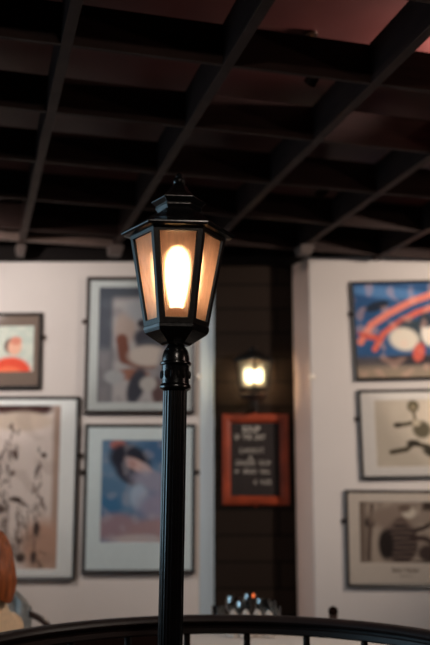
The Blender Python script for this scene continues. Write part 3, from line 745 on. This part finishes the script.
def glass_bm(h, r, stem=.0):
    b = BM(); t = .0022
    if stem:
        prof = [(.034, 0), (.034, .003), (.008, .008), (.0045, .014), (.0045, stem), (.012, stem+.008), (r*.82, stem+.028), (r, stem+.05), (r*.93, h*.85), (r*.82, h)]
        inn = [(r*.82-t, h), (r*.93-t, h*.85), (r-t, stem+.05), (r*.82-t, stem+.03), (.005, stem+.014)]
    else:
        prof = [(r*.74, 0), (r*.78, .003), (r*.9, h*.5), (r, h)]; inn = [(r-t, h), (r*.9-t, h*.5), (r*.76-t, .012), (.002, .01)]
    return lathe(b, prof+inn, 24)
gl = [(218.5, .115, .034, .0, 4.42, 'short tumbler at the left end of the glasses on the cloth'),
      (234, .15, .040, .05, 4.52, 'stemmed glass second from the left on the white cloth'),
      (243, .145, .036, .05, 4.36, 'stemmed glass standing third from left on the white cloth'),
      (250.5, .15, .036, .05, 4.61, 'stemmed glass standing right behind the lit tealight'),
      (262.5, .15, .036, .05, 4.40, 'stemmed glass just right of the lit tealight'),
      (268.5, .125, .036, .0, 4.52, 'tumbler second from the right end of the glasses'),
      (274, .12, .033, .0, 4.38, 'tumbler at the right end of the glasses on the cloth')]
for px, h, r, st, Y, lab in gl:
    b = glass_bm(h, r, st); o = obj('drinking_glass', b, M['tumbler'], None, True)
    x = at(px, 615, Y).x; o.location = (x, Y, TT); tag(o, lab, 'glass', 'drinking glasses on the white table')
# added candle whose flame stands in for an orange lamp reflection
pt = at(253.4, 595, 4.47)
tl = empty('candle_holder', (pt.x, 4.47, TT), 'tall candle with small orange flame among the drinking glasses', 'candle')
b = BM(); lathe(b, [(.03, 0), (.03, .004), (.012, .012), (.010, .05), (.016, .058), (.016, .066)], 20); obj('stand', b, M['brass'], tl, True)
b = BM(); lathe(b, [(.010, .06), (.010, pt.z-TT-.016), (.003, pt.z-TT-.014)], 16); obj('wax', b, M['bronze'], tl, True)
b = BM(); lathe(b, [(.001, pt.z-TT-.013), (.006, pt.z-TT-.007), (.007, pt.z-TT-.002), (.003, pt.z-TT+.006), (.0005, pt.z-TT+.010)], 12); obj('flame', b, emit('candle_flame', (1, .2, .06), 1.2), tl, True, label='orange flame')
# folded white napkins
for px, Y, wpx, h, lab in ((233.5, 4.26, 13, .102, 'left folded white napkin standing by the glasses'), (246, 4.24, 12, .106, 'middle folded white napkin standing by the glasses'),
                       (257.5, 4.27, 12, .104, 'folded white napkin right of the middle one by the glasses'), (269, 4.26, 11.5, .10, 'rightmost folded white napkin by the glasses')):
    x = at(px, 612, Y).x; b = BM(); hw = wpx/2*Y/F
    n = 12; lo = []; hi = []
    for i in range(n):
        a = 2*PI*i/n; rr = hw*(1+.18*(i % 2)); lo.append(b.verts.new((rr*math.cos(a), .7*rr*math.sin(a), 0))); hi.append(b.verts.new((rr*.62*math.cos(a+.15), .3*rr*math.sin(a), h*(1-.15*math.cos(a*2)))))
    for i in range(n): b.faces.new((lo[i], lo[(i+1) % n], hi[(i+1) % n], hi[i]))
    b.faces.new(lo[::-1]); b.faces.new(hi)
    o = obj('napkin', b, M['cloth'], None, True); o.location = (x, Y, TT); tag(o, lab, 'napkin', 'folded napkins on the white table')
# pepper mill
pm = at(333, 606, 4.4); hm = pm.z-TT
mill = empty('pepper_mill', (pm.x, 4.4, TT), 'dark turned wooden pepper mill standing right of the niche behind the railing', 'pepper mill')
b = BM(); lathe(b, [(.028, 0), (.028, .01), (.022, .03), (.017, hm*.45), (.021, hm*.62), (.022, hm*.66)], 24); obj('body', b, M['chairwood'], mill, True)
b = BM(); lathe(b, [(.018, hm*.66), (.022, hm*.72), (.023, hm*.82), (.019, hm*.93), (.008, hm*.98), (.001, hm)], 24); obj('head', b, M['darkwood'], mill, True)

# ------------------------------------------------------------------ chairs
def chair(x, y, rz, label, top=.82, group='bentwood chairs'):
    t = empty('bentwood_chair', (x, y, 0), label, 'chair', group, rot=(0, 0, rz))
    b = BM(); lathe(b, [(.17, .43), (.195, .435), (.2, .45), (.195, .462), (.17, .466)], 32); obj('seat', b, M['chairwood'], t, True)
    b = BM(); lathe(b, [(.165, .4662), (.16, .470), (.05, .471)], 32); obj('cane_panel', b, M['cane'], t, True)
    hoop = []
    for i in range(25):
        a = PI*i/24; hoop.append((-.19*math.cos(a), .16+.05*math.sin(a), .50+(top-.515)*math.sin(a)**.55))
    hoop = [(-.175, .13, .05)]+[(-.185, .15, .43)]+hoop+[(.185, .15, .43), (.175, .13, .05)]
    hoop[0] = (-.19, .2, .0); hoop[-1] = (.19, .2, .0)
    b = BM(); tube(b, hoop, .015, 10); obj('back_hoop', b, M['chairwood'], t, True)
    inn = [(-.11*math.cos(PI*i/16), .165+.03*math.sin(PI*i/16), .46+(top-.58)*math.sin(PI*i/16)**.55) for i in range(17)]
    b = BM(); tube(b, inn, .010, 8); obj('inner_hoop', b, M['chairwood'], t, True)
    for s in (-1, 1):
        b = BM(); tube(b, [(s*.13, -.13, .435), (s*.16, -.17, 0)], [.017, .012], 10); obj('leg', b, M['chairwood'], t, True)
    b = BM(); tube(b, [(.15*math.cos(2*PI*i/24), .15*math.sin(2*PI*i/24), .22) for i in range(24)], .008, 8, closed=True); obj('stretcher', b, M['chairwood'], t, True)
    return t
hx = at(33, 610, 4.75)
ch1 = chair(hx.x-.02, 4.75, R(178), 'bentwood chair with grey coat over its back, right of the seated person', top=hx.z+.03)
# silver grey coat hung over that chair back
b = BM(); W_, rows, cols = .30, 16, 14
g = []
topz = hx.z+.125
path = []
for j in range(rows+1):
    t = j/rows
    if t < .42: path.append((-.245-.012*t, topz-.02-(.42-t)*.75))
    elif t < .58: s_ = (t-.42)/.16; path.append((-.21+.05*math.cos(PI-PI*s_)*1.0, topz-.02+.03*math.sin(PI*s_)))
    else: path.append((-.155, topz-.02-(t-.58)*.55))
for j, (y, z) in enumerate(path):
    row = []
    for i in range(cols+1):
        u = i/cols*2-1; fold = .008*math.sin(u*11+j*.6)
        row.append(b.verts.new((-.04+u*W_/2*(.75+.25*abs(y+.2)*3), y+fold-.0, z-.12*max(0, abs(u)-.2)**1.5)))
    g.append(row)
for j in range(rows):
    for i in range(cols): b.faces.new((g[j][i], g[j][i+1], g[j+1][i+1], g[j+1][i]))
bmesh.ops.solidify(b, geom=list(b.faces), thickness=.008)
co_ = obj('coat', b, M['coat'], None, True); co_.location = (ch1.location.x-.03, 4.75, 0)
tag(co_, 'silver grey coat draped over the chair back beside the seated person', 'coat')

# ------------------------------------------------------------------ seated person
PX, PYY = at(-6, 600, 4.05).x, 4.05
ch2 = chair(PX-.02, PYY, R(65)+PI, 'bentwood chair under the ginger-haired person at the left edge', top=.70)
pers = empty('person', (PX, PYY, 0), 'ginger-haired person in cream knit jumper seated at the left edge behind the railing', 'person', rot=(0, 0, R(65)))
def skin_mesh(name, chains, m, parent, sub=2):
    """chains: list of lists of (point, radius); equal points are shared"""
    verts, rad, edges, key = [], [], [], {}
    for ch in chains:
        prev = None
        for p, r in ch:
            k = tuple(round(x, 4) for x in p)
            if k not in key: key[k] = len(verts); verts.append(p); rad.append(r)
            i = key[k]
            if prev is not None: edges.append((prev, i))
            prev = i
    me = bpy.data.meshes.new(name); me.from_pydata(verts, edges, [])
    o = bpy.data.objects.new(name, me); C.objects.link(o)
    o.modifiers.new('skin', 'SKIN'); s = o.modifiers.new('sub', 'SUBSURF'); s.levels = sub; s.render_levels = sub
    sv = me.skin_vertices
    if not sv:
        bpy.context.view_layer.objects.active = o
        b_ = bmesh.new(); b_.from_mesh(me); b_.verts.layers.skin.verify(); b_.to_mesh(me); b_.free(); sv = me.skin_vertices
    for i, r in enumerate(rad):
        d = sv[0].data[i]; d.radius = r if isinstance(r, tuple) else (r, r); d.use_root = (i == 0)
    bpy.context.view_layer.update()
    m2 = bpy.data.meshes.new_from_object(o.evaluated_get(bpy.context.evaluated_depsgraph_get())); bpy.data.objects.remove(o)
    m2.name = name
    return m2
# the figure faces away (+Y); x is its side
pel = ((0, 0, .56), (.15, .11)); wa = ((0, .01, .68), (.125, .09)); chs = ((0, .02, .79), (.135, .085)); nk0 = ((0, .03, .91), (.055, .05)); nk = ((0, .03, 1.0), .05); hd0 = ((0, .05, 1.05), .06)
def arm(s, e=0.):
    return [chs, ((s*.125, .02, .80), .036+e), ((s*.215, .05, .64), .04+e), ((s*.14, .27, .61), .036+e)]
def hand(s):
    out = []
    w0 = ((s*.14, .27, .61), .036); p1 = ((s*.125, .31, .605), (.022, .036))
    out.append([w0, p1])
    for i, (dx, ln) in enumerate(((-.030, .065), (-.010, .076), (.010, .072), (.029, .055))):
        bx = s*.12+dx
        out.append([p1, ((bx, .345, .602), .010), ((bx, .345+ln*.6, .598), .0085), ((bx-.003*s, .345+ln, .585), .0075)])
    out.append([p1, ((s*.12-s*.042, .32, .598), .011), ((s*.12-s*.055, .35, .592), .009)])
    return out
def leg(s): return [pel, ((s*.09, .06, .535), .085), ((s*.11, .44, .53), .062), ((s*.11, .47, .28), .05), ((s*.11, .44, .09), .036), ((s*.115, .50, .05), .035), ((s*.12, .60, .035), .028)]
chains = [[pel, wa, chs, nk0, nk, hd0]]
for s in (-1, 1): chains += [arm(s)]+hand(s)+[leg(s)]
me = skin_mesh('body', chains, None, None)
b = BM(); b.from_mesh(me); bpy.data.meshes.remove(me)
# head with a face (looking +Y)
hc = Vector((0, .05, 1.115))
res = bmesh.ops.create_uvsphere(b, u_segments=32, v_segments=24, radius=1)
for v in res['verts']:
    x, y, z = v.co
    jaw = 1-.28*max(0, -z)
    v.co = Vector((x*.073*jaw, y*.092*(1-.1*max(0, -z)), z*.113))
    if y > .5 and abs(x) < .22 and -.45 < z < .15: v.co.y += .016*(1-abs(x)/.22)*max(0, 1-abs(z+.2)/.35)      # nose
    if y > .4 and abs(abs(x)-.38) < .2 and abs(z-.08) < .14: v.co.y -= .005      # eye sockets
    v.co += hc
for s in (-1, 1):
    ball(b, hc+Vector((s*.029, .078, .006)), .0115, mi=2, seg=12); ball(b, hc+Vector((s*.029, .0865, .006)), .0048, mi=3, seg=10); ball(b, hc+Vector((s*.074, -.004, -.008)), .03, .3, .6, 1, 12)
ball(b, hc+Vector((0, .082, -.056)), .022, 1, .35, .3, 12, mi=4)
body = obj('body', b, None, pers, True, mats=[M['skin'], M['skin'], M['eye'], M['iris'], M['lip']])
def grown(name, chains, m):
    me = skin_mesh(name, chains, m, pers); b = BM(); b.from_mesh(me); bpy.data.meshes.remove(me); return obj(name, b, m, pers, True)
pel2 = ((0, 0, .55), (.165, .125)); wa2 = ((0, .01, .68), (.145, .11)); ch2_ = ((0, .02, .79), (.155, .105)); nk2 = ((0, .03, .90), (.092, .08)); nk3 = ((0, .035, .97), .058)
ck = [[pel2, wa2, ch2_, nk2, nk3]]
for s in (-1, 1): ck.append([ch2_, ((s*.13, .02, .805), .074), ((s*.22, .05, .64), .066), ((s*.15, .25, .612), .05)])
grown('jumper', ck, M['knit'])
pl = ((0, .01, .545), (.155, .115)); tk = []
for s in (-1, 1): tk.append([pl, ((s*.09, .06, .54), .096), ((s*.11, .44, .535), .074), ((s*.11, .47, .28), .062), ((s*.11, .445, .11), .055)])
grown('trousers', tk, M['denim'])
for s in (-1, 1):
    b = BM(); ball(b, (s*.115, .52, .045), .045, .95, 2.5, .95, 16)
    for v in b.verts: v.co.z = max(v.co.z, .002)
    obj('shoe', b, M['shoe'], pers, True)
# long hair falling over the back and shoulders
b = BM(); n, mr = 44, 30
rings = []
for j in range(mr+1):
    t = j/mr; ring_ = []
    for i in range(n):
        a = 2*PI*i/n
        # opening for the face on +Y
        ph = t*PI*.5/.42 if t < .42 else PI/2
        if t < .42: rad = math.sin(ph); z = 1.115+.126*math.cos(ph)
        else: rad = 1+.12*math.sin((t-.42)/.58*PI)-.12*(t-.42)/.58; z = 1.115-(t-.42)/.58*.185
        front = max(0, math.sin(a))
        sx_, sy_ = .094*rad, .108*rad
        x = sx_*math.cos(a); y = sy_*math.sin(a)
        if t > .30 and front > .25:       # pull the front open
            y = min(y, .045); x = math.copysign(max(abs(x), .075), math.cos(a) if abs(math.cos(a)) > 1e-6 else 1)
        rip = .004*math.sin(a*17+t*4)+.003*math.sin(a*29-t*7)
        y -= .05*max(0, t-.35)
        ring_.append(b.verts.new((x*(1+rip*10*.8), .045+y*(1+rip*10*.8), z+.008*math.sin(a*5)*(t > .9))))
    rings.append(ring_)
for A, B in zip(rings, rings[1:]):
    for i in range(n):
        try: b.faces.new((A[i], A[(i+1) % n], B[(i+1) % n], B[i]))
        except ValueError: pass
bmesh.ops.remove_doubles(b, verts=b.verts, dist=.0005)
obj('hair', b, M['hair'], pers, True, label='long ginger hair')

# ------------------------------------------------------------------ light
def light(name, kind, loc, col, power, size=.1, rot=None, target=None, **k):
    l = bpy.data.lights.new(name, kind); l.energy = power; l.color = col
    o = bpy.data.objects.new(name, l); C.objects.link(o); o.location = loc
    if kind == 'AREA': l.shape = 'RECTANGLE'; l.size, l.size_y = size
    else: l.shadow_soft_size = size
    if target is not None: o.rotation_euler = (Vector(target)-Vector(loc)).to_track_quat('-Z', 'Y').to_euler()
    for q, v in k.items(): setattr(l, q, v)
    return o
lean_m = Matrix.Translation((post_x, PY, 0)) @ Matrix.Rotation(lean, 4, 'Y')
bulb_p = lean_m @ Vector((0, 0, pz(280)))
light('lamp_bulb_light', 'POINT', bulb_p, (1, .48, .24), 3.4, .034)
light('lantern_light', 'POINT', (lc.x, lc.y, lc.z), (1, .78, .54), 18, .03)
# daylight outside the window on the left
light('daylight', 'AREA', (XL-.25, (wy0+wy1)/2, (wz0+wz1)/2), (.50, .80, 1), 20, (2.1, 1.4), target=(0, (wy0+wy1)/2, .95), spread=R(95))
# downlights hung from the lattice outside the picture
def downlight(x, y, label, power, target, blend=.8, ang=100, col=(1, .86, .74)):
    s = empty('ceiling_downlight', (x, y, LZ), label, 'downlight', 'cylinder downlights under the lattice')
    b = BM(); lathe(b, [(.04, 0), (.045, -.005), (.045, -.10), (.038, -.10), (.036, -.03), (.002, -.028)], 24); obj('housing', b, M['bronze'], s, True)
    light('downlight_lamp', 'SPOT', (x, y, LZ-.11), col, power, .05, target=target, spot_size=R(ang), spot_blend=blend)
downlight(-1.85, 4.5, 'cylinder downlight near the left wall, washing the left pictures', 145, (-1.15, 5.9, 2.2), ang=90, col=(1, .92, .87))
downlight(2.45, 4.5, 'cylinder downlight on the right, washing the right pictures', 270, (.9, 6.2, 2.25), ang=84)
downlight(.3, .2, 'cylinder downlight behind the viewer lighting the middle of the room', 70, (.1, 5.2, 1.2), ang=110)  # unseen lamp added as ambient fill
downlight(1.5, 3.2, 'cylinder downlight nearest the curved railing on the right', 118, (-.3, 4.2, .8), ang=66)  # unseen lamp added to brighten the cloth and the seated figure
sc_ = empty('wall_sconce', (XR-.001, 1.9, 2.35), 'brass wall sconce with a small bulb on the right side wall', 'wall sconce')  # unseen lamp added to throw warm light on the slat faces
b = BM(); cbox(b, (-.012, 0, 0), (.022, .08, .14)); obj('back_plate', b, M['brass'], sc_, bevel=.006)
b = BM(); tube(b, [(-.02, 0, -.03), (-.08, 0, -.05), (-.11, 0, -.02), (-.11, 0, .02)], .008); obj('arm', b, M['brass'], sc_, True)
b = BM(); ball(b, (-.11, 0, .05), .032, seg=16); obj('bulb', b, emit('sconce_bulb_glow', (1, .7, .5), 8), sc_, True)  # bulb of the added sconce
light('sconce_light', 'POINT', (XR-.17, 1.9, 2.42), (1, .68, .56), 24, .05)
# lamp on the ceiling above the lattice at the right
p = Vector((1.32, 3.72, ZC))
cl = empty('ceiling_lamp', p, 'round ceiling lamp above the lattice at the right', 'ceiling lamp')
b = BM(); lathe(b, [(.05, -.02), (.055, 0)], 20); obj('base', b, M['bronze'], cl, True)
b = BM(); ball(b, (0, 0, -.05), .035, seg=16); obj('bulb', b, emit('ceiling_bulb_glow', (1, .8, .62), 10), cl, True)
light('ceiling_lamp_light', 'SPOT', p+Vector((0, 0, -.13)), (1, .74, .68), 120, .04, target=(.8, 3.4, ZC-.03), spot_size=R(128), spot_blend=1)

for q in (spA, spB):
    light('spotlight_lamp', 'SPOT', (q.location.x, q.location.y-.02, ZC-.26), (1, .88, .78), 4, .02, target=(.3, 4.2, .75), spot_size=R(40), spot_blend=.8)  # beams added to the small fixtures to brighten the white table
w = bpy.data.worlds.new('world'); bpy.context.scene.world = w; w.use_nodes = True
w.node_tree.nodes['Background'].inputs[0].default_value = (.5, .6, .8, 1); w.node_tree.nodes['Background'].inputs[1].default_value = .3
vs = bpy.context.scene.view_settings
vs.view_transform = 'Standard'; vs.look = 'None'; vs.exposure = 0; vs.gamma = 1; vs.use_curve_mapping = False
